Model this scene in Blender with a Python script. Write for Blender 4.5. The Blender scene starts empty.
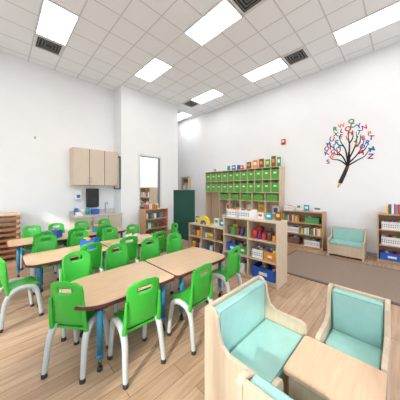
import bpy, bmesh, math, random
from mathutils import Matrix, Vector
random.seed(4)
D=bpy.data; C=bpy.context
sc=C.scene
try: sc.view_settings.view_transform='Standard'
except: pass

def lin(c):
    return tuple((x/255/12.92 if x/255<=.04045 else ((x/255+.055)/1.055)**2.4) for x in c)+(1,)
def mat(name,c,rough=.5,noise=0,metal=0,emit=0,nscale=8,stretch=(1,1,1),bump=0):
    m=D.materials.new(name); m.use_nodes=True; nt=m.node_tree; n=nt.nodes; l=nt.links
    p=n['Principled BSDF']; p.inputs['Roughness'].default_value=rough; p.inputs['Metallic'].default_value=metal
    base=lin(c); p.inputs['Base Color'].default_value=base
    if noise>0:
        tc=n.new('ShaderNodeTexCoord'); mp=n.new('ShaderNodeMapping'); mp.inputs['Scale'].default_value=stretch
        no=n.new('ShaderNodeTexNoise'); no.inputs['Scale'].default_value=nscale; no.inputs['Detail'].default_value=4
        cr=n.new('ShaderNodeValToRGB')
        cr.color_ramp.elements[0].position=.3; cr.color_ramp.elements[1].position=.7
        cr.color_ramp.elements[0].color=tuple(x*(1-noise) for x in base[:3])+(1,)
        cr.color_ramp.elements[1].color=tuple(min(1,x*(1+noise*.6)) for x in base[:3])+(1,)
        l.new(tc.outputs['Object'],mp.inputs['Vector']); l.new(mp.outputs['Vector'],no.inputs['Vector'])
        l.new(no.outputs['Fac'],cr.inputs['Fac']); l.new(cr.outputs['Color'],p.inputs['Base Color'])
        if bump:
            b=n.new('ShaderNodeBump'); b.inputs['Strength'].default_value=bump; b.inputs['Distance'].default_value=.01
            l.new(no.outputs['Fac'],b.inputs['Height']); l.new(b.outputs['Normal'],p.inputs['Normal'])
    if emit:
        p.inputs['Emission Color'].default_value=(1,.985,.96,1); p.inputs['Emission Strength'].default_value=emit
    return m

M_wall=mat('wall_paint',(240,241,244),.8,.012,nscale=3)
M_trim=mat('trim_white',(225,225,225),.5,.01)
M_base=mat('baseboard_grey',(170,168,166),.6,.02)
M_maple=mat('maple_wood',(214,178,146),.4,.10,nscale=5,stretch=(1,10,1))
M_birch=mat('birch_ply',(212,190,163),.45,.08,nscale=4,stretch=(10,10,1))
M_birchd=mat('birch_shelf',(196,158,122),.5,.08,nscale=4,stretch=(10,10,1))
M_cab=mat('cabinet_birch',(212,196,178),.5,.04,nscale=4,stretch=(8,8,1))
M_gap=mat('cabinet_gap',(120,105,90),.7,.03)
M_top=mat('table_laminate',(216,182,145),.28,.09,nscale=4,stretch=(1,9,1))
M_rim=mat('table_rim_burgundy',(98,42,46),.4,.05)
M_blue=mat('leg_teal',(40,130,165),.35,.04)
M_green=mat('chair_green',(58,178,56),.3,.04,nscale=3)
M_leg=mat('chair_leg_grey',(194,200,196),.35,.02)
M_foot=mat('rubber_dark',(50,50,52),.7,.05)
M_mint=mat('mint_vinyl',(158,204,194),.4,.05,nscale=14,bump=.15)
M_pipe=mat('mint_piping',(128,180,168),.45,.03)
M_bin=mat('bin_green',(86,168,56),.45,.05)
M_black=mat('black_plastic',(24,24,26),.4,.05)
M_white=mat('white_plastic',(236,236,234),.45,.02)
M_chalk=mat('chalkboard_green',(24,78,66),.7,.08)
M_chrome=mat('chrome',(200,200,205),.2,.02,metal=1)
M_counter=mat('counter_stone',(205,200,192),.35,.06,nscale=40)
M_slat=mat('slat_brown',(150,98,64),.5,.12,nscale=5,stretch=(1,8,8))
M_slatl=mat('slat_light',(214,176,138),.5,.08,nscale=5,stretch=(1,8,8))
M_red=mat('signal_red',(200,30,30),.4,.03)
M_vent=mat('vent_grey',(120,122,124),.5,.04)
M_ventd=mat('vent_dark',(45,46,48),.7,.04)
M_light=mat('light_diffuser',(255,255,255),.5,0,emit=8.8)
pal=[(214,60,50),(240,150,40),(245,210,60),(70,160,80),(40,95,190),(120,70,150),(235,235,230),(40,160,180),(190,70,120),(120,85,60)]
M_pal=[mat('toy_paint_%d'%i,c,.5,.04) for i,c in enumerate(pal)]
M_book=[M_pal[k] for k in (0,1,3,4,6,6,7,9,2)]

class B:
    def __init__(s): s.bm=bmesh.new(); s.mats=[]
    def mi(s,m):
        if m not in s.mats: s.mats.append(m)
        return s.mats.index(m)
    def box(s,c,sz,m,bev=0,rot=None,seg=2):
        mx=Matrix.Translation(Vector(c))@(rot if rot else Matrix.Identity(4))@Matrix.Diagonal((sz[0],sz[1],sz[2],1))
        r=bmesh.ops.create_cube(s.bm,size=1,matrix=mx); vs=r['verts']; i=s.mi(m)
        fs={f for v in vs for f in v.link_faces}
        for f in fs: f.material_index=i
        if bev:
            es=list({e for v in vs for e in v.link_edges})
            rr=bmesh.ops.bevel(s.bm,geom=es,offset=bev,segments=seg,profile=.5,affect='EDGES',clamp_overlap=True)
            for f in rr['faces']: f.material_index=i; f.smooth=seg>2
    def bx(s,a,b,m,bev=0,seg=2):
        s.box([(a[k]+b[k])/2 for k in range(3)],[abs(b[k]-a[k]) for k in range(3)],m,bev,None,seg)
    def cyl(s,p1,p2,r1,r2,m,seg=16):
        p1=Vector(p1);p2=Vector(p2);d=p2-p1
        mx=Matrix.Translation((p1+p2)/2)@d.to_track_quat('Z','Y').to_matrix().to_4x4()
        r=bmesh.ops.create_cone(s.bm,cap_ends=True,segments=seg,radius1=r1,radius2=r2,depth=d.length,matrix=mx)
        i=s.mi(m)
        for f in {f for v in r['verts'] for f in v.link_faces}:
            f.material_index=i; f.smooth=len(f.verts)==4
    def tube(s,path,r,m,seg=10,closed_caps=True,sub=4):
        P=cat([Vector(p) for p in path],sub); n=len(P); i=s.mi(m); rings=[]
        R=r if isinstance(r,list) else [r]*2
        for k,p in enumerate(P):
            t=(P[min(k+1,n-1)]-P[max(k-1,0)]).normalized()
            up=Vector((1,0,0)) if abs(t.x)<.9 else Vector((0,1,0))
            a=t.cross(up).normalized(); b=t.cross(a).normalized()
            q=k/(n-1)*(len(R)-1); q0=min(int(q),len(R)-2); rad=R[q0]+(R[q0+1]-R[q0])*(q-q0)
            rings.append([s.bm.verts.new(p+a*rad*math.cos(2*math.pi*j/seg)+b*rad*math.sin(2*math.pi*j/seg)) for j in range(seg)])
        for k in range(n-1):
            for j in range(seg):
                f=s.bm.faces.new((rings[k][j],rings[k][(j+1)%seg],rings[k+1][(j+1)%seg],rings[k+1][j])); f.material_index=i; f.smooth=True
        for rg in (rings[0],rings[-1]):
            f=s.bm.faces.new(rg); f.material_index=i
    def prism(s,pts,vec,m,bev=0):
        i=s.mi(m); v0=[s.bm.verts.new(p) for p in pts]; v=Vector(vec)
        v1=[s.bm.verts.new(Vector(p)+v) for p in pts]; n=len(pts); fs=[]
        fs.append(s.bm.faces.new(v0)); fs.append(s.bm.faces.new(v1[::-1]))
        for k in range(n): fs.append(s.bm.faces.new((v0[k],v1[k],v1[(k+1)%n],v0[(k+1)%n])))
        for f in fs: f.material_index=i
        bmesh.ops.recalc_face_normals(s.bm,faces=fs)
        if bev:
            es=list(set(fs[0].edges)|set(fs[1].edges))
            rr=bmesh.ops.bevel(s.bm,geom=es,offset=bev,segments=2,profile=.5,affect='EDGES')
            for f in rr['faces']: f.material_index=i
    def mesh(s,name):
        bmesh.ops.recalc_face_normals(s.bm,faces=s.bm.faces[:])
        me=D.meshes.new(name); s.bm.to_mesh(me); s.bm.free()
        for m in s.mats: me.materials.append(m)
        return me
    def done(s,name,loc=(0,0,0),rz=0):
        return put(s.mesh(name),name,loc,rz)
def put(me,name,loc,rz=0):
    o=D.objects.new(name,me); o.location=loc; o.rotation_euler=(0,0,math.radians(rz)); C.collection.objects.link(o); return o
def cat(P,sub):
    out=[]; n=len(P)
    for k in range(n-1):
        p0=P[max(k-1,0)];p1=P[k];p2=P[k+1];p3=P[min(k+2,n-1)]
        for j in range(sub):
            t=j/sub
            out.append(.5*((2*p1)+(p2-p0)*t+(2*p0-5*p1+4*p2-p3)*t*t+(3*p1-p0-3*p2+p3)*t**3))
    out.append(P[-1]); return out
def rrect(x0,x1,y0,y1,r,z=0,seg=8):
    pts=[]
    for (cx,cy,rad,a0) in ((x0+r[0],y0+r[0],r[0],180),(x1-r[1],y0+r[1],r[1],270),(x1-r[2],y1-r[2],r[2],0),(x0+r[3],y1-r[3],r[3],90)):
        for k in range(seg+1):
            a=math.radians(a0+90*k/seg); pts.append(Vector((cx+rad*math.cos(a),cy+rad*math.sin(a),z)))
    return pts

# ---------------- ROOM ----------------
XR,YL,H=5.55,5.95,4.3
XW,YS,YB=-2.6,-3.0,8.2
T=.12
def wallbox(name,a,b,m=M_wall):
    q=B(); q.bx(a,b,m); return q.done(name)
def floor_mat():
    m=D.materials.new('oak_plank_floor'); m.use_nodes=True; nt=m.node_tree; n=nt.nodes; l=nt.links; p=n['Principled BSDF']
    tc=n.new('ShaderNodeTexCoord'); br=n.new('ShaderNodeTexBrick'); l.new(tc.outputs['Object'],br.inputs['Vector'])
    br.inputs['Scale'].default_value=1; br.inputs['Brick Width'].default_value=1.0; br.inputs['Row Height'].default_value=.13
    br.inputs['Mortar Size'].default_value=.0022; br.inputs['Mortar Smooth'].default_value=.3; br.offset=.37
    br.inputs['Color1'].default_value=lin((202,170,140)); br.inputs['Color2'].default_value=lin((178,145,116)); br.inputs['Mortar'].default_value=lin((126,98,76))
    mp=n.new('ShaderNodeMapping'); mp.inputs['Scale'].default_value=(1.3,14,1); l.new(tc.outputs['Object'],mp.inputs['Vector'])
    no=n.new('ShaderNodeTexNoise'); no.inputs['Scale'].default_value=2.2; no.inputs['Detail'].default_value=8; l.new(mp.outputs['Vector'],no.inputs['Vector'])
    cr=n.new('ShaderNodeValToRGB'); cr.color_ramp.elements[0].position=.32; cr.color_ramp.elements[0].color=(.78,.75,.72,1); cr.color_ramp.elements[1].position=.62; cr.color_ramp.elements[1].color=(1.0,1.0,1.0,1)
    l.new(no.outputs['Fac'],cr.inputs['Fac'])
    mx=n.new('ShaderNodeMixRGB'); mx.blend_type='MULTIPLY'; mx.inputs['Fac'].default_value=1
    l.new(br.outputs['Color'],mx.inputs['Color1']); l.new(cr.outputs['Color'],mx.inputs['Color2']); l.new(mx.outputs['Color'],p.inputs['Base Color'])
    p.inputs['Roughness'].default_value=.27
    return m
wallbox('floor',(XW-T,YS-T,-.1),(XR+T,YB+T,0),floor_mat())
def ceil_mat():
    m=D.materials.new('ceiling_tiles'); m.use_nodes=True; nt=m.node_tree; n=nt.nodes; l=nt.links; p=n['Principled BSDF']
    tc=n.new('ShaderNodeTexCoord'); sp=n.new('ShaderNodeSeparateXYZ'); l.new(tc.outputs['Object'],sp.inputs[0])
    def mth(op,a,b=None):
        x=n.new('ShaderNodeMath'); x.operation=op
        for i,v in enumerate((a,b)):
            if v is None: continue
            if isinstance(v,(int,float)): x.inputs[i].default_value=v
            else: l.new(v,x.inputs[i])
        return x.outputs[0]
    res=[]
    for ax,off in (('X',.48),('Y',3.8)):
        a=mth('SUBTRACT',sp.outputs[ax],off-48.3); a=mth('DIVIDE',a,.483); a=mth('FRACT',a); a=mth('SUBTRACT',a,.5); a=mth('ABSOLUTE',a); res.append(mth('GREATER_THAN',a,.478))
    k=mth('MAXIMUM',res[0],res[1])
    no=n.new('ShaderNodeTexNoise'); no.inputs['Scale'].default_value=60; l.new(tc.outputs['Object'],no.inputs['Vector'])
    cr=n.new('ShaderNodeValToRGB'); cr.color_ramp.elements[0].color=lin((242,246,251)); cr.color_ramp.elements[1].color=lin((249,252,255)); l.new(no.outputs['Fac'],cr.inputs['Fac'])
    mx=n.new('ShaderNodeMixRGB'); l.new(k,mx.inputs['Fac']); l.new(cr.outputs['Color'],mx.inputs['Color1']); mx.inputs['Color2'].default_value=lin((210,214,219))
    l.new(mx.outputs['Color'],p.inputs['Base Color']); p.inputs['Roughness'].default_value=.9
    return m
wallbox('ceiling',(XW-T,YS-T,H),(XR+T,YB+T,H+.1),ceil_mat())
wallbox('wall_right',(XR,YS-T,0),(XR+T,YB+T,H))
wallbox('wall_left',(XW,YL,0),(2.4,YL+T,H))
wallbox('wall_back',(2.4,YB,0),(XR,YB+T,H))
PX0,PX1,PY=2.40,4.39,5.47
DX0,DX1,DZ=2.96,3.66,2.42
q=B(); q.bx((PX0,PY,0),(DX0,PY+T,H),M_wall); q.bx((DX1,PY,0),(PX1,PY+T,H),M_wall); q.bx((DX0,PY,DZ),(DX1,PY+T,H),M_wall); q.done('wall_partition_front')
wallbox('wall_partition_left',(PX0,PY+T,0),(PX0+T,YB,H))
wallbox('wall_partition_right',(PX1-T,PY+T,0),(PX1,YB,H))
q=B()
w=.05
q.bx((DX0-w,PY-.015,0),(DX0,PY,DZ+w),M_trim); q.bx((DX1,PY-.015,0),(DX1+w,PY,DZ+w),M_trim); q.bx((DX0,PY-.015,DZ),(DX1,PY,DZ+w),M_trim)
q.bx((DX0,PY,0),(DX0+.012,PY+T,DZ),M_vent); q.bx((DX1-.012,PY,0),(DX1,PY+T,DZ),M_vent); q.bx((DX0,PY,DZ-.012),(DX1,PY+T,DZ),M_vent)
q.done('trim_1')
z0,z1=.8,3.0
def winwall(name,horiz,c,lo,hi,wins,k0):
    q=B()
    def bxx(a,b,za,zb,m=M_wall,off=(0,0),q=None):
        t0,t1=(c-T+off[0],c-off[1])
        if horiz: q.bx((a,t0,za),(b,t1,zb),m)
        else: q.bx((t0,a,za),(t1,b,zb),m)
    bxx(lo,hi,0,z0,q=q); bxx(lo,hi,z1,H,q=q)
    e=[lo]+[v for p in wins for v in p]+[hi]
    for k in range(0,len(e),2): bxx(e[k],e[k+1],z0,z1,q=q)
    q.done(name)
    for i,(a,b) in enumerate(wins):
        q=B(); f=.05; o=(0,.02)
        bxx(a,a+f,z0,z1,M_trim,o,q); bxx(b-f,b,z0,z1,M_trim,o,q); bxx(a+f,b-f,z0,z0+f,M_trim,o,q); bxx(a+f,b-f,z1-f,z1,M_trim,o,q)
        bxx((a+b)/2-.02,(a+b)/2+.02,z0+f,z1-f,M_trim,(.03,.05),q)
        q.done('window_%d'%(k0+i))
winwall('wall_west',False,XW,YS,YL+T,[(-1.6,.2),(1.0,2.3),(3.0,4.6)],1)
winwall('wall_south',True,YS,XW,XR,[(-2.0,.2),(.8,2.8),(3.3,5.2)],4)  # south windows added behind the camera so bounced daylight lifts the ceiling
def bb(name,a,b): wallbox(name,a,b,M_base)
bb('baseboard_right',(XR-.012,YS,0),(XR,YB,.09)); bb('baseboard_left',(XW,YL-.012,0),(PX0,YL,.09))
q=B(); q.bx((PX0-.012,PY-.012,0),(DX0-w,PY,.09),M_base); q.bx((DX1+w,PY-.012,0),(PX1+.012,PY,.09),M_base); q.bx((PX0-.012,PY,0),(PX0,YL-.012,.09),M_base); q.done('baseboard_partition')

G=.483
def panel(x,y):
    q=B(); x1=x+G; y1=y+2*G
    q.bx((x+.02,y+.02,H-.012),(x1-.02,y1-.02,H-.002),M_light)
    for a,b in (((x,y),(x+.02,y1)),((x1-.02,y),(x1,y1)),((x+.02,y),(x1-.02,y+.02)),((x+.02,y1-.02),(x1-.02,y1))):
        q.bx((a[0],a[1],H-.018),(b[0],b[1],H),M_trim)
    q.done('ceiling_light_panel')
for x in (-1.45,.48,2.41,4.34):
    for y in (-1.99,-.06,1.87,3.8): panel(x,y)
panel(4.82,5.73)
for x in (2.65,3.3,3.75):
    for y in (5.8,7.0): panel(x,y)  # added panels, out of view, brighten the room seen through the doorway
def vent(x,y):
    q=B(); q.bx((x+.04,y+.04,H-.006),(x+G-.04,y+G-.04,H-.001),M_ventd)
    for a,b in (((x+.02,y+.02),(x+.05,y+G-.02)),((x+G-.05,y+.02),(x+G-.02,y+G-.02)),((x+.05,y+.02),(x+G-.05,y+.05)),((x+.05,y+G-.05),(x+G-.05,y+G-.02))):
        q.bx((a[0],a[1],H-.02),(b[0],b[1],H),M_trim)
    c=Vector((x+G/2,y+G/2,0))
    for k in range(3):
        r=.06+.05*k
        for sx in (-1,1):
            q.bx((c.x+sx*r-.007,c.y-r,H-.016),(c.x+sx*r+.007,c.y+r,H-.004),M_vent); q.bx((c.x-r+.007,c.y+sx*r-.007,H-.016),(c.x+r-.007,c.y+sx*r+.007,H-.004),M_vent)
    q.done('ceiling_vent')
for p in ((.48,4.766),(4.34,1.387),(2.41,1.387),(4.34,4.766)): vent(*p)

# ---------------- CHAIR ----------------
def chair_mesh():
    q=B()
    prof=[(.155,.335,.118),(.14,.36,.132),(.06,.358,.138),(-.05,.352,.138),(-.11,.372,.13),(-.135,.43,.124),(-.148,.5,.128),(-.158,.58,.136),(-.168,.65,.136),(-.175,.70,.122),(-.178,.722,.088)]
    P=cat([Vector(p) for p in prof],3); nu=14; g=[]
    for k,p in enumerate(P):
        row=[]
        back=min(1,max(0,(p.y-.38)/.1))
        for j in range(nu+1):
            u=-1+2*j/nu
            row.append(q.bm.verts.new((u*p.z,p.x+.028*u*u*back,p.y-.01*(1-u*u)*(1-back)+ (-.012*u*u if p.y>.69 else 0))))
        g.append(row)
    fs=[]; i=q.mi(M_green)
    for k in range(len(P)-1):
        for j in range(nu):
            zc=(P[k].y+P[k+1].y)/2; uc=abs(-1+2*(j+.5)/nu)
            if .632<zc<.668 and uc<.45: continue
            f=q.bm.faces.new((g[k][j],g[k][j+1],g[k+1][j+1],g[k+1][j])); f.smooth=True; f.material_index=i; fs.append(f)
    bmesh.ops.recalc_face_normals(q.bm,faces=fs)
    bmesh.ops.solidify(q.bm,geom=fs,thickness=.013)
    for sx in (-1,1):
        x=.145*sx
        q.tube([(x*1.08,-.172,.012),(x*1.05,-.155,.14),(x,-.125,.29),(x,-.06,.36),(x,.05,.362),(x,.115,.31),(x*1.04,.145,.16),(x*1.06,.16,.012)],[.018,.021,.025,.025,.025,.021,.018],M_leg,10)
        for y in (-.172,.16):
            q.cyl((x*1.07,y,0),(x*1.07,y,.03),.021,.020,M_foot,12)
        q.tube([(x,-.11,.33),(x*.96,-.128,.42),(x*.95,-.131,.5),(x*.94,-.138,.58)],[.02,.015,.009],M_green,8)
    q.box((0,-.08,.33),(.27,.03,.02),M_green,.004); q.box((0,.08,.335),(.27,.03,.02),M_green,.004)
    return q.mesh('child_chair')
CM=chair_mesh()
def chair(x,y,rz): put(CM,'child_chair',(x,y,0),rz)
chair(.805,1.55,-3)
chair(.475,1.875,-52)
chair(1.33,1.44,3)
chair(2.02,1.58,6)
for x,r in ((.60,176),(1.06,183),(1.52,178),(1.96,182)): chair(x,2.38,r)
chair(.16,2.98,-80)
for x,r in ((.85,4),(1.38,-3),(1.9,2)): chair(x,3.0,r)
for x,r in ((.5,176),(.97,184),(1.45,178),(1.9,185)): chair(x,3.64,r)
for x,r in ((.55,-6),(1.0,3),(1.5,-3)): chair(x,4.3,r)
for x,r in ((.45,176),(.85,183),(1.3,178),(1.8,185)): chair(x,4.87,r)
chair(2.45,3.35,80)

# ---------------- TABLES ----------------
def table(x0,x1,y0,y1,r,h=.53,lx0=.13,ly0=.09):
    q=B()
    q.prism(rrect(x0,x1,y0,y1,r,h-.03),(0,0,.028),M_rim,.003)
    i=.007
    q.prism(rrect(x0+i,x1-i,y0+i,y1-i,[max(.005,a-i) for a in r],h-.002),(0,0,.003),M_top)
    for lx,ly in ((x0+lx0,y0+ly0),(x1-.1,y0+.09),(x1-.1,y1-.09),(x0+.2,y1-.09)):
        q.cyl((lx,ly,.12),(lx,ly,h-.03),.021,.024,M_blue); q.cyl((lx,ly,.03),(lx,ly,.2),.015,.015,M_chrome); q.cyl((lx,ly,0),(lx,ly,.03),.022,.018,M_foot)
        q.cyl((lx,ly,.10),(lx,ly,.13),.025,.025,M_blue); q.box((lx,ly,h-.036),(.09,.09,.012),M_black)
    q.bx((x0+.22,y0+.075,h-.06),(x1-.14,y0+.1,h-.03),M_foot); q.bx((x0+.22,y1-.1,h-.06),(x1-.14,y1-.075,h-.03),M_foot)
    q.done('activity_table')
table(.37,1.27,1.60,2.26,(.26,.05,.05,.26),lx0=.19,ly0=.06); table(1.278,2.16,1.60,2.26,(.05,.16,.16,.05))
table(.22,1.18,3.0,3.6,(.12,.04,.04,.12)); table(1.188,2.12,3.0,3.6,(.04,.12,.12,.04))
table(.10,1.05,4.22,4.84,(.12,.04,.04,.12)); table(1.058,2.0,4.22,4.84,(.04,.12,.12,.04))

# ---------------- SHELVES ----------------
def shelf(name,loc,rz,w,d,h,rows,divs=(),m=M_birch,back=True,t=.02):
    q=B()
    for sx in (-1,1): q.bx((sx*w/2,0,0),(sx*(w/2-t),d,h),m,.003)
    zs=[.04+(h-.04-t)*k/rows for k in range(rows+1)]
    for z in zs: q.bx((-w/2+t,.004,z),(w/2-t,d-.012,z+t),m)
    if back: q.bx((-w/2+t,d-.012,.04),(w/2-t,d,h),M_birchd)
    q.bx((-w/2+t,.02,0),(w/2-t,.035,.04),m)
    for x in divs:
        for k in range(rows): q.bx((x-t/2,.008,zs[k]+t),(x+t/2,d-.012,zs[k+1]),m)
    q.done(name,loc,rz); return [z+t for z in zs]
def basket(name,loc,rz,x,y,z,w,d,h,m,fill=None,holes=True):
    q=B(); t=.006; z+=.0005
    q.bx((x-w/2,y-d/2,z),(x+w/2,y+d/2,z+t),m)
    for s_ in (-1,1):
        q.bx((x+s_*w/2,y-d/2,z+t),(x+s_*(w/2-t),y+d/2,z+h),m); 
        q.bx((x-w/2+t,y+s_*d/2,z+t),(x+w/2-t,y+s_*(d/2-t),z+h),m)
    q.bx((x-w/2-.004,y-d/2-.004,z+h-.012),(x+w/2+.004,y-d/2,z+h),m); q.bx((x-w/2-.004,y+d/2,z+h-.012),(x+w/2+.004,y+d/2+.004,z+h),m)
    if holes is True:
        n=max(3,int(w/.03))
        for k in range(n):
            xx=x-w/2+w*(k+.5)/n
            for zz in (.35,.6): q.box((xx,y-d/2-.0008,z+h*zz),(w/n*.45,.002,h*.14),M_vent)
    elif holes is False:
        q.bx((x-w*.18,y-d/2-.003,z+h*.35),(x+w*.18,y-d/2,z+h*.62),M_white)
    if fill:
        for k in range(9):
            q.box((x+random.uniform(-.36,.36)*w,y+random.uniform(-.3,.25)*d,z+h*random.uniform(.7,1.02)),(.05,.05,.045),random.choice(fill),.006,Matrix.Rotation(random.random()*3,4,'Z')@Matrix.Rotation(random.uniform(-.4,.4),4,'X'))
    q.done(name,loc,rz)
def books(name,loc,rz,x0,x1,y,z,hmin=.12,hmax=.2,d=.12,mats=None):
    q=B(); x=x0; z+=.0005
    while x<x1-.02:
        w=random.uniform(.016,.034); h=random.uniform(hmin,hmax); m=random.choice(mats or M_book)
        q.bx((x,y-d/2,z),(x+w,y+d/2,z+h),m,.001); q.bx((x+.002,y-d/2+.003,z+h-.0005),(x+w-.002,y+d/2-.002,z+h+.001),M_white)
        x+=w+.001
    q.done(name,loc,rz)
def facing(name,loc,rz,items):
    q=B()
    for (x,y,z,w,h,m,m2) in items:
        q.bx((x-w/2,y-.012,z+.0005),(x+w/2,y+.012,z+h),m,.002); q.bx((x-w*.3,y-.014,z+h*.4),(x+w*.3,y-.012,z+h*.75),m2)
    q.done(name,loc,rz)
def blocks(name,loc,rz,spots,y,n=5,size=.05):
    q=B()
    for (x0,x1,z) in spots:
        for k in range(n):
            s_=random.uniform(.6,1.2)*size; x=x0+(x1-x0)*(k+.5)/n; m=random.choice(M_pal)
            s_=min(s_,(x1-x0)/n*1.05)
            ty=random.random()
            if ty<.5: q.box((x,y,z+s_*.75+.0005),(s_*.9,s_,s_*1.5),m,.004)
            elif ty<.8: q.cyl((x,y,z+.0005),(x,y,z+s_*1.5),s_*.45,s_*.45,m)
            else: q.cyl((x,y,z+.0005),(x,y,z+s_*1.7),s_*.5,.004,m)
    q.done(name,loc,rz)

L=(2.77,1.72,0); W=.96
zs=shelf('toy_shelf',L,-90,W,.36,.94,3,(0,))
basket('white_storage_basket',L,-90,-.34,.17,zs[3],.2,.24,.13,M_white,M_pal)
basket('white_storage_basket',L,-90,-.09,.17,zs[3],.2,.24,.13,M_white,M_pal)
basket('toy_bin',L,-90,.25,.17,zs[0],.36,.28,.17,M_pal[4],M_pal,False)
basket('toy_bin',L,-90,-.25,.17,zs[0],.36,.28,.15,M_white,M_pal,False)
basket('toy_bin',L,-90,-.33,.17,zs[1],.2,.24,.14,M_pal[4],M_pal,False)
basket('toy_bin',L,-90,-.12,.17,zs[1],.17,.24,.13,M_pal[3],M_pal,False)
basket('toy_bin',L,-90,.14,.17,zs[1],.18,.24,.13,M_white,M_pal)
basket('toy_bin',L,-90,.35,.17,zs[1],.18,.24,.13,M_pal[1],M_pal,False)
blocks('toy_blocks',L,-90,[(-.44,-.04,zs[2]),(.04,.44,zs[2])],.10,5,.09)
blocks('toy_blocks',L,-90,[(-.44,-.04,zs[2]),(.04,.44,zs[2])],.24,4,.1)
facing('picture_card_set',L,-90,[(.12,.2,zs[3],.1,.1,M_pal[6],M_pal[8]),(.26,.2,zs[3],.1,.1,M_pal[7],M_pal[6]),(.4,.22,zs[3],.08,.13,M_pal[9],M_pal[2])])
L=(3.2,2.98,0)
zs=shelf('low_display_shelf',L,-90,1.2,.34,.62,2,(-.2,.2),M_birch)
blocks('toy_blocks',L,-90,[(-.56,-.24,zs[0]),(-.16,.16,zs[0]),(-.16,.16,zs[1]),(-.56,-.24,zs[1]),(.24,.56,zs[0]),(.24,.56,zs[1])],.12,4,.1)
q=B()
for r,m in ((.19,M_pal[2]),(.14,M_pal[2]),(.09,M_pal[4])):
    n=20; pts=[(math.cos(math.pi*k/n)*r,0,math.sin(math.pi*k/n)*r) for k in range(n+1)]+[(math.cos(math.pi*k/n)*(r-.045),0,math.sin(math.pi*k/n)*(r-.045)) for k in range(n,-1,-1)]
    q.prism(pts,(0,.05,0),m)
q.done('rainbow_arch_toy',(3.3,3.2,zs[2]+.0005),-90)
facing('picture_card_set',L,-90,[(.1,.2,zs[2],.12,.16,M_pal[6],M_pal[3]),(.26,.2,zs[2],.12,.13,M_pal[7],M_pal[6]),(.42,.2,zs[2],.14,.17,M_pal[0],M_pal[6]),(-.5,.2,zs[2],.12,.15,M_pal[7],M_pal[2])])
q=B(); q.bx((-.4,.008,.12),(.4,.022,1.36),M_chalk); 
for sx in (-1,1):
    q.bx((sx*.4,0,0),(sx*.42,.03,1.4),M_chalk,.003); q.bx((sx*.42,-.14,0),(sx*.39,.17,.035),M_birchd,.004)
q.bx((-.4,0,1.36),(.4,.03,1.4),M_chalk,.003); q.bx((-.4,0,.09),(.4,.03,.12),M_chalk,.003); q.bx((-.38,-.04,.55),(.38,0,.565),M_chalk)
q.done('chalkboard_divider',(3.47,4.1,0),-90)
L=(3.2,4.92,0)
zs=shelf('toy_shelf',L,0,.75,.32,.86,3,(),M_birchd)
blocks('toy_blocks',L,0,[(-.33,.33,zs[0]),(-.33,.33,zs[1]),(-.33,.33,zs[2])],.14,7,.1)
books('picture_books',L,0,-.3,.1,.15,zs[3],.1,.16)
zs=shelf('storage_shelf',(3.93,7.0,0),-90,.9,.32,1.5,4,(),M_birch)
for k in range(1,4): books('picture_books',(3.93,7.0,0),-90,-.4,.35,.15,zs[k],.12,.22)
L=(5.2,1.75,0)
zs=shelf('bookcase',L,-90,.96,.33,.88,3,(),M_birchd)
books('picture_books',L,-90,-.44,-.05,.1,zs[2],.12,.2); books('picture_books',L,-90,.0,.44,.1,zs[1],.12,.2)
basket('toy_bin',L,-90,-.22,.16,zs[1],.34,.24,.14,M_pal[6],M_pal); basket('toy_bin',L,-90,.24,.16,zs[2],.3,.24,.14,M_pal[3],M_pal)
basket('toy_bin',L,-90,-.22,.16,zs[0],.34,.24,.14,M_pal[9],M_pal); basket('toy_bin',L,-90,.24,.16,zs[0],.34,.24,.14,M_white,M_pal)
basket('white_storage_basket',L,-90,-.32,.16,zs[3],.2,.22,.11,M_white,M_pal)
facing('picture_book_display',L,-90,[(-.1,.2,zs[3],.12,.17,M_pal[6],M_pal[3]),(.08,.2,zs[3],.12,.15,M_pal[7],M_pal[6]),(.32,.2,zs[3],.2,.12,M_white,M_vent)])
L=(5.2,-.17,0)
zs=shelf('toy_shelf',L,-90,1.02,.33,.94,3,(-.1,),M_birchd)
for k in (1,2):
    basket('white_storage_basket',L,-90,-.3,.16,zs[k],.3,.24,.15,M_white,M_pal); basket('white_storage_basket',L,-90,.2,.16,zs[k],.3,.24,.15,M_white,M_pal)
basket('toy_bin',L,-90,-.3,.16,zs[0],.34,.24,.14,M_pal[4],M_pal,False); basket('toy_bin',L,-90,.2,.16,zs[0],.34,.24,.14,M_pal[4],M_pal,False)
books('picture_books',L,-90,-.38,.0,.16,zs[3],.14,.2)
L=(5.22,3.61,0); Wd=2.68; d=.31; t=.02
q=B(); zb,zt=1.32,2.03; n=11
def bx(a,b,m=M_birch): q.bx(a,b,m,.002)
for z in (zb,(zb+zt)/2,zt-t): bx((-Wd/2,0,z),(Wd/2,d,z+t))
for k in range(n+1):
    x=-Wd/2+(Wd-t)*k/n
    bx((x,.002,zb+t),(x+t,d-.002,(zb+zt)/2)); bx((x,.002,(zb+zt)/2+t),(x+t,d-.002,zt-t))
q.bx((-Wd/2,d,.0),(Wd/2,d+.012,zt),M_birch)
xl=-Wd/2+.62
for k in range(6):
    x=xl+(Wd/2-t-xl)*k/5
    bx((x,.002,0),(x+t,d-.002,zb))
bx((xl+t,.0,.42),(Wd/2-t,d,.44)); bx((xl+t,.0,.03),(Wd/2-t,d,.05)); bx((xl+t,.0,1.08),(Wd/2-t,d,1.10))
bx((-Wd/2,.002,0),(-Wd/2+t,d,zb))
for k in range(5):
    x=xl+(Wd/2-t-xl)*(k+.5)/5
    for dx in (-.08,.08): q.tube([(x+dx,d,.98),(x+dx,d-.04,.97),(x+dx,d-.05,1.0)],.005,M_chrome,6)
q.done('cubby_locker_unit',L,-90)
q=B(); cw=(Wd-t)/n
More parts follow.
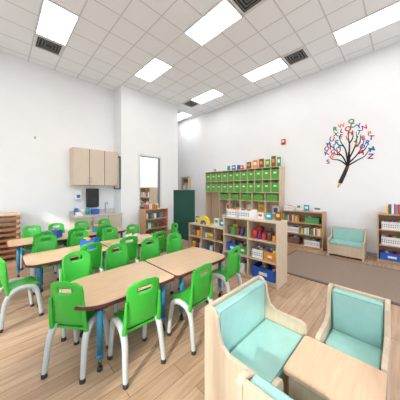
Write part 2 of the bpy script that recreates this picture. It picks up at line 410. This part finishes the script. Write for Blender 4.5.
for k in range(n):
    for z in (zb+t,(zb+zt)/2+t):
        x=-Wd/2+cw*k+t
        w=cw-t
        q.bx((x+.008,.012,z+.0005),(x+w-.008,.27,z+.26),M_bin,.006); q.bx((x+w/2-.04,.0095,z+.15),(x+w/2+.04,.0125,z+.19),M_white)
q.done('green_storage_bins',L,-90)
q=B()
for k in range(5):
    x=xl+(Wd/2-t-xl)*(k+.5)/5+.01
    q.bx((x-.15,.02,1.1005),(x+.15,.25,1.27),M_bin,.006)
q.done('storage_bins',L,-90)
for k in range(5):
    x=xl+(Wd/2-t-xl)*(k+.5)/5+.01
    basket('toy_bin',L,-90,x,.15,.44,.26,.2,.15,[M_white,M_pal[8],M_white,M_pal[4],M_white][k],M_pal)
q=B()
for k in range(5):
    x=xl+(Wd/2-t-xl)*(k+.5)/5+.01
    q.bx((x-.1,d-.06,.72),(x+.1,d-.055,.965),[M_pal[6],M_pal[7],M_white,M_pal[2],M_pal[6]][k]); q.bx((x-.06,d-.062,.78),(x+.05,d-.06,.9),M_pal[(k*3)%8])
q.done('paper_artwork',L,-90)
facing('picture_book_display',L,-90,[(-1.0,.12,zt,.1,.1,M_pal[3],M_pal[6]),(-.2,.12,zt,.13,.16,M_pal[4],M_pal[6]),(.1,.12,zt,.12,.13,M_pal[0],M_pal[6]),(.35,.12,zt,.15,.21,M_pal[9],M_pal[1]),(.56,.12,zt,.15,.25,M_pal[1],M_pal[6]),(.76,.12,zt,.14,.26,M_pal[9],M_pal[1]),(.95,.12,zt,.13,.23,M_pal[3],M_pal[2]),(1.12,.12,zt,.12,.3,M_pal[9],M_pal[1]),(1.27,.12,zt,.1,.26,M_pal[3],M_pal[6])])
q=B(); q.bx((-.45,.1,zt+.0005),(-.37,.16,zt+.16),M_pal[7],.01); q.cyl((-.02,.14,zt+.0005),(-.02,.14,zt+.15),.05,.06,M_pal[4]); q.done('toy_containers',L,-90)
q=B(); q.bx((-.2,0,0),(.2,.14,.02),M_birch); q.bx((-.2,0,.26),(.2,.14,.28),M_birch); q.bx((-.2,0,.5),(.2,.14,.52),M_birch)
for sx in (-1,1): q.bx((sx*.2,0,0),(sx*.22,.14,.52),M_birch)
q.bx((-.15,.03,.0205),(.1,.11,.18),M_pal[6],.004); q.bx((-.1,.03,.2805),(.14,.11,.42),M_pal[9],.004)
q.done('wall_shelf',(XR-.14,6.3,1.42),-90)
q=B(); q.box((0,-.015,0),(.11,.03,.15),M_red,.006); q.box((0,-.034,.012),(.06,.012,.06),M_white,.004); q.done('fire_alarm',(XR,2.30,2.72),-90)
q=B(); q.box((0,-.004,0),(.06,.008,.09),M_white,.002); q.box((0,-.009,0),(.02,.004,.05),M_vent); q.done('wall_switch',(.6,YL,2.6))

def seat(name,loc,rz,w,d,H_,arm,sh,m=M_birch,t=.028,cush=True):
    q=B()
    bd=.1
    o=[(0,0),(0,arm-.05),(.015,arm-.015),(.05,arm),(d-bd-.09,arm),(d-bd-.04,arm+.03),(d-bd-.015,arm+.09),(d-bd,H_-.05),(d-bd+.03,H_-.01),(d-bd+.05,H_),(d-.02,H_),(d,H_-.02),(d,0)]
    for sx in (-1,1):
        x=-w/2 if sx<0 else w/2-t
        q.prism([(x,a,b) for a,b in o],(t,0,0),m,.004)
    q.bx((-w/2+t,d-.03,.05),(w/2-t,d-.008,H_-.005),m,.003)
    q.bx((-w/2+t,.02,.04),(w/2-t,.04,sh-.07),m,.003)
    q.bx((-w/2+t,.02,sh-.07),(w/2-t,d-.03,sh-.05),m)
    xa,xb=-w/2+t+.004,w/2-t-.004
    q.bx((xa,.012,sh-.05),(xb,d-.105,sh+.012),M_mint,.014,4)
    q.bx((xa,d-.10,sh-.045),(xb,d-.032,H_-.02),M_mint,.014,4)
    r=.0035; e=.010
    zt_=sh+.011; P=[(xa+e,.012+e,zt_),(xb-e,.012+e,zt_),(xb-e,d-.105-e,zt_),(xa+e,d-.105-e,zt_)]
    for k in range(4): q.cyl(P[k],P[(k+1)%4],r,r,M_pipe,8)
    yb=d-.099; P=[(xa+e,yb,sh+.02),(xb-e,yb,sh+.02),(xb-e,yb,H_-.02-e),(xa+e,yb,H_-.02-e)]
    for k in range(1,4): q.cyl(P[k],P[(k+1)%4],r,r,M_pipe,8)
    q.done(name,loc,rz)
seat('cushioned_bench',(1.275,.485,0),0,.66,.42,.66,.43,.33)
seat('cushioned_armchair',(1.5,.235,0),-90,.36,.42,.65,.42,.33)
seat('cushioned_armchair',(1.07,.285,0),90,.37,.40,.655,.42,.33)
seat('cushioned_bench',(5.02,.83,0),-90,.62,.42,.58,.36,.30)
q=B(); q.prism(rrect(1.105,1.475,.055,.465,(.02,)*4,.395),(0,0,.025),M_maple,.005)
for x in (1.125,1.44):
    q.bx((x,.07,0),(x+.022,.44,.395),M_birch,.003)
q.bx((1.147,.24,.12),(1.44,.262,.395),M_birch)
q.done('play_table')

def onT(name,x,y,w,d,h,m): basket(name,(x,y,0),-45,0,0,.5315,w,d,h,m,M_pal,None)
onT('supply_caddy',.98,3.30,.22,.15,.13,M_pal[4]); onT('supply_caddy',1.65,3.3,.2,.14,.1,M_white); onT('supply_caddy',.72,4.5,.22,.15,.13,M_pal[4]); onT('supply_caddy',1.5,4.5,.2,.14,.12,M_pal[7])

M_rug=mat('rug_taupe',(146,126,112),.95,.12,nscale=60,bump=.3); M_rugb=mat('rug_border',(106,92,84),.95,.1,nscale=60)
q=B(); q.prism(rrect(3.42,4.9,-2.4,1.75,(.05,)*4,0),(0,0,.010),M_rugb); q.prism(rrect(3.47,4.85,-2.35,1.70,(.04,)*4,.0101),(0,0,.003),M_rug); q.done('area_rug')

# ---------------- LEFT WALL ----------------
q=B(); y0=5.62; x0,x1=1.28,2.385
q.bx((x0,y0+.02,1.52),(x1,YL,2.45),M_cab); q.bx((x0+.01,y0+.012,1.53),(x1-.01,y0+.02,2.44),M_gap)
dw=(x1-x0)/3
for k in range(3):
    q.bx((x0+dw*k+.008,y0,1.525),(x0+dw*(k+1)-.008,y0+.018,2.445),M_cab,.003)
    hx=x0+dw*(k+1)-.04 if k!=1 else x0+dw*k+.04
    q.tube([(hx,y0,1.60),(hx,y0-.025,1.605),(hx,y0-.025,1.71),(hx,y0,1.715)],.007,M_chrome,6)
q.done('wall_cabinet')
q=B(); y0=5.36
q.bx((x0,y0+.02,.06),(x1,YL-.015,.74),M_cab); q.bx((x0+.01,y0+.06,0),(x1,YL-.015,.06),M_foot); q.bx((x0+.01,y0+.012,.07),(x1-.01,y0+.02,.73),M_gap)
for k in range(3): 
    q.bx((x0+dw*k+.008,y0,.07),(x0+dw*(k+1)-.008,y0+.018,.73),M_cab,.003); hx=x0+dw*(k+1)-.04
    q.tube([(hx,y0,.56),(hx,y0-.025,.565),(hx,y0-.025,.66),(hx,y0,.665)],.007,M_chrome,6)
sx0,sx1,sy0,sy1=1.93,2.3,5.46,5.78
q.bx((x0-.015,y0-.02,.74),(sx0,YL-.015,.775),M_counter); q.bx((sx1,y0-.02,.74),(x1,YL-.015,.775),M_counter); q.bx((sx0,y0-.02,.74),(sx1,sy0,.775),M_counter); q.bx((sx0,sy1,.74),(sx1,YL-.015,.775),M_counter)
q.bx((x0-.015,YL-.03,.775),(x1,YL-.015,.87),M_counter)
q.bx((sx0,sy0,.741),(sx1,sy1,.745),M_chrome)
q.tube([(2.11,5.84,.775),(2.11,5.84,1.0),(2.11,5.78,1.06),(2.11,5.70,1.05),(2.11,5.68,1.0)],.014,M_chrome,8)
q.done('sink_cabinet')
def dispenser(w,h,m,m2):
    q=B(); q.box((0,-.06,0),(w,.12,h),m,.02,None,4); q.box((0,-.121,-h*.15),(w*.5,.006,h*.3),m2,.002); q.box((0,-.06,-h/2-.005),(w*.7,.05,.012),M_vent); return q.done
dispenser(.30,.50,M_black,M_foot)('paper_towel_dispenser',(1.80,YL,1.19),0)
dispenser(.16,.26,M_white,M_pal[4])('soap_dispenser',(1.45,YL,1.28),0)
q=B(); q.cyl((1.38,5.75,.776),(1.38,5.75,.94),.045,.045,M_pal[4]); q.cyl((1.38,5.75,.94),(1.38,5.75,1.0),.014,.014,M_white); q.cyl((1.5,5.7,.776),(1.5,5.7,.92),.045,.05,M_pal[6]); q.cyl((1.62,5.7,.776),(1.62,5.7,.95),.04,.04,M_pal[7]); q.bx((1.72,5.6,.776),(1.88,5.75,.9),M_pal[4],.004); q.bx((1.32,5.5,.776),(1.46,5.62,.86),M_pal[6],.004)
q.done('sink_bottles')
q=B(); a,b,z0_,z1_=5.5,5.9,1.42,2.33
q.bx((PX0-.012,a+.03,z0_+.03),(PX0-.004,b-.03,z1_-.03),M_white)
for p0,p1 in (((a,z0_),(a+.03,z1_)),((b-.03,z0_),(b,z1_)),((a+.03,z0_),(b-.03,z0_+.03)),((a+.03,z1_-.03),(b-.03,z1_))):
    q.bx((PX0-.03,p0[0],p0[1]),(PX0,p1[0],p1[1]),M_black)
q.done('framed_notice_board')
q=B(); x0,x1,y0,y1=-.9,.30,5.42,5.86
for x in (x0,x1-.04):
    for y in (y0,y1-.04): q.bx((x,y,0),(x+.04,y+.04,.9),M_slatl,.004)
for k in range(8):
    z=.08+.105*k
    q.bx((x0+.0,y0-.018,z),(x1,y0,z+.05),M_slat,.004); q.bx((x0+.04,y0,z+.01),(x1-.04,y1,z+.03),M_slatl)
    q.bx((x1,y0,z),(x1+.018,y1,z+.05),M_slat,.004)
q.bx((x0-.01,y0-.02,.9),(x1+.02,y1,.925),M_slatl,.004)
q.done('slatted_rack')

# ---------------- WALL DECAL ----------------
q=B(); M_dk=mat('decal_black',(40,30,34),.7,.03); M_pen=mat('decal_brown',(108,58,50),.7,.03); M_tip=mat('decal_tan',(226,180,120),.7,.03)
TH=.003
def strip(pts,ws,m):
    P=cat([Vector((a,0,b)) for a,b in pts],5); n=len(P); Lf=[];Rt=[]
    for k,p in enumerate(P):
        t=(P[min(k+1,n-1)]-P[max(k-1,0)]).normalized(); nn=Vector((-t.z,0,t.x)); w=ws[0]+(ws[1]-ws[0])*k/(n-1)
        Lf.append(p+nn*w/2); Rt.append(p-nn*w/2)
    i=q.mi(m)
    for k in range(n-1):
        v=[q.bm.verts.new(c+Vector((0,-TH,0))) for c in (Lf[k],Lf[k+1],Rt[k+1],Rt[k])]; f=q.bm.faces.new(v); f.material_index=i
strip([(-.185,1.45),(-.165,1.49)],(.004,.03),M_dk); strip([(-.165,1.49),(-.135,1.56)],(.03,.085),M_tip)
strip([(-.135,1.56),(-.06,1.75),(-.02,1.86)],(.085,.075),M_dk); strip([(-.02,1.86),(.0,1.92)],(.075,.075),M_pen); strip([(0,1.92),(.03,2.08),(.03,2.25)],(.07,.035),M_dk)
br=[[(.0,1.95),(-.08,2.15),(-.2,2.3),(-.3,2.42)],[(.01,2.0),(-.03,2.3),(-.12,2.5),(-.16,2.66)],[(.03,2.15),(.04,2.4),(.02,2.6),(.05,2.78)],[(.03,2.1),(.12,2.3),(.17,2.5),(.16,2.68)],[(.02,2.0),(.16,2.15),(.27,2.35),(.3,2.55)],[(.02,1.95),(.18,2.05),(.3,2.12),(.38,2.25)],[(0,1.95),(-.14,2.08),(-.28,2.12),(-.36,2.2)],
 [(-.12,2.2),(-.24,2.24),(-.33,2.3)],[(-.06,2.4),(-.16,2.44),(-.24,2.55)],[(.04,2.45),(.1,2.55),(.1,2.7)],[(.14,2.35),(.22,2.42),(.24,2.6)],[(.2,2.2),(.3,2.26),(.37,2.4)]]
for b_ in br: strip(b_,(.034,.010),M_dk)
mlet=[mat('decal_letter_%d'%i,c,.7,.02) for i,c in enumerate([(205,30,40),(235,120,20),(20,120,60),(20,70,180),(110,30,130),(0,130,170),(190,20,110)])]
def letter(ch,x,z,size,m,rot):
    cu=D.curves.new('t','FONT'); cu.body=ch; cu.size=size; cu.align_x='CENTER'; cu.align_y='CENTER'; cu.offset=.004
    ob=D.objects.new('t',cu); C.collection.objects.link(ob); C.view_layer.update()
    me=bpy.data.meshes.new_from_object(ob.evaluated_get(C.evaluated_depsgraph_get()))
    i=q.mi(m); mx=Matrix.Translation((x,-TH-.001,z))@Matrix.Rotation(rot,4,'Y')@Matrix.Rotation(math.pi/2,4,'X')
    vs=[q.bm.verts.new(mx@v.co) for v in me.vertices]
    for p in me.polygons:
        try: f=q.bm.faces.new([vs[k] for k in p.vertices]); f.material_index=i
        except: pass
    D.objects.remove(ob); D.curves.remove(cu); D.meshes.remove(me)
LT='ABCDEFGHIJKLMNOPQRSTUVWXYZAEOSRTNM'
placed=[]
k=0; tries=0
while k<len(LT) and tries<4000:
    tries+=1
    a=math.radians(random.uniform(-30,210)); r=random.uniform(.4,1.05)
    x=.01+.42*r*math.cos(a); z=2.28+(.62 if math.sin(a)>0 else .42)*r*math.sin(a)
    if any((x-u)**2+(z-v)**2<.10**2 for u,v in placed): continue
    placed.append((x,z)); letter(LT[k],x,z,random.uniform(.12,.155),mlet[k%7],random.uniform(-.4,.4)); k+=1
q.done('tree_wall_decal',(XR,.87,0),-90)

# ---------------- LIGHT ----------------
w=D.worlds.new('World'); sc.world=w; w.use_nodes=True; nt=w.node_tree
bg=nt.nodes['Background']; sky=nt.nodes.new('ShaderNodeTexSky')
try:
    sky.sky_type='NISHITA'; sky.sun_disc=False; sky.sun_elevation=math.radians(35)
except: pass
mx=nt.nodes.new('ShaderNodeMixRGB'); mx.inputs['Fac'].default_value=.8; nt.links.new(sky.outputs[0],mx.inputs['Color1']); mx.inputs['Color2'].default_value=(.97,.99,1,1)
nt.links.new(mx.outputs[0],bg.inputs['Color']); bg.inputs['Strength'].default_value=2.25
sl=D.lights.new('sun','SUN'); sl.energy=3.2; sl.angle=math.radians(1.5); sl.color=(1,.97,.92)
so=D.objects.new('sun',sl); C.collection.objects.link(so); dv=Vector((.85,.35,-.5)); so.rotation_euler=dv.to_track_quat('-Z','Y').to_euler(); so.location=(-6,0,5)

cam=D.cameras.new('camera'); co=D.objects.new('camera',cam); C.collection.objects.link(co)
co.location=(0,0,1.4); co.rotation_euler=(math.radians(90),0,math.radians(-45)); cam.sensor_width=36; cam.lens=36*202/400; cam.shift_y=-.025; cam.clip_start=.02
sc.camera=co
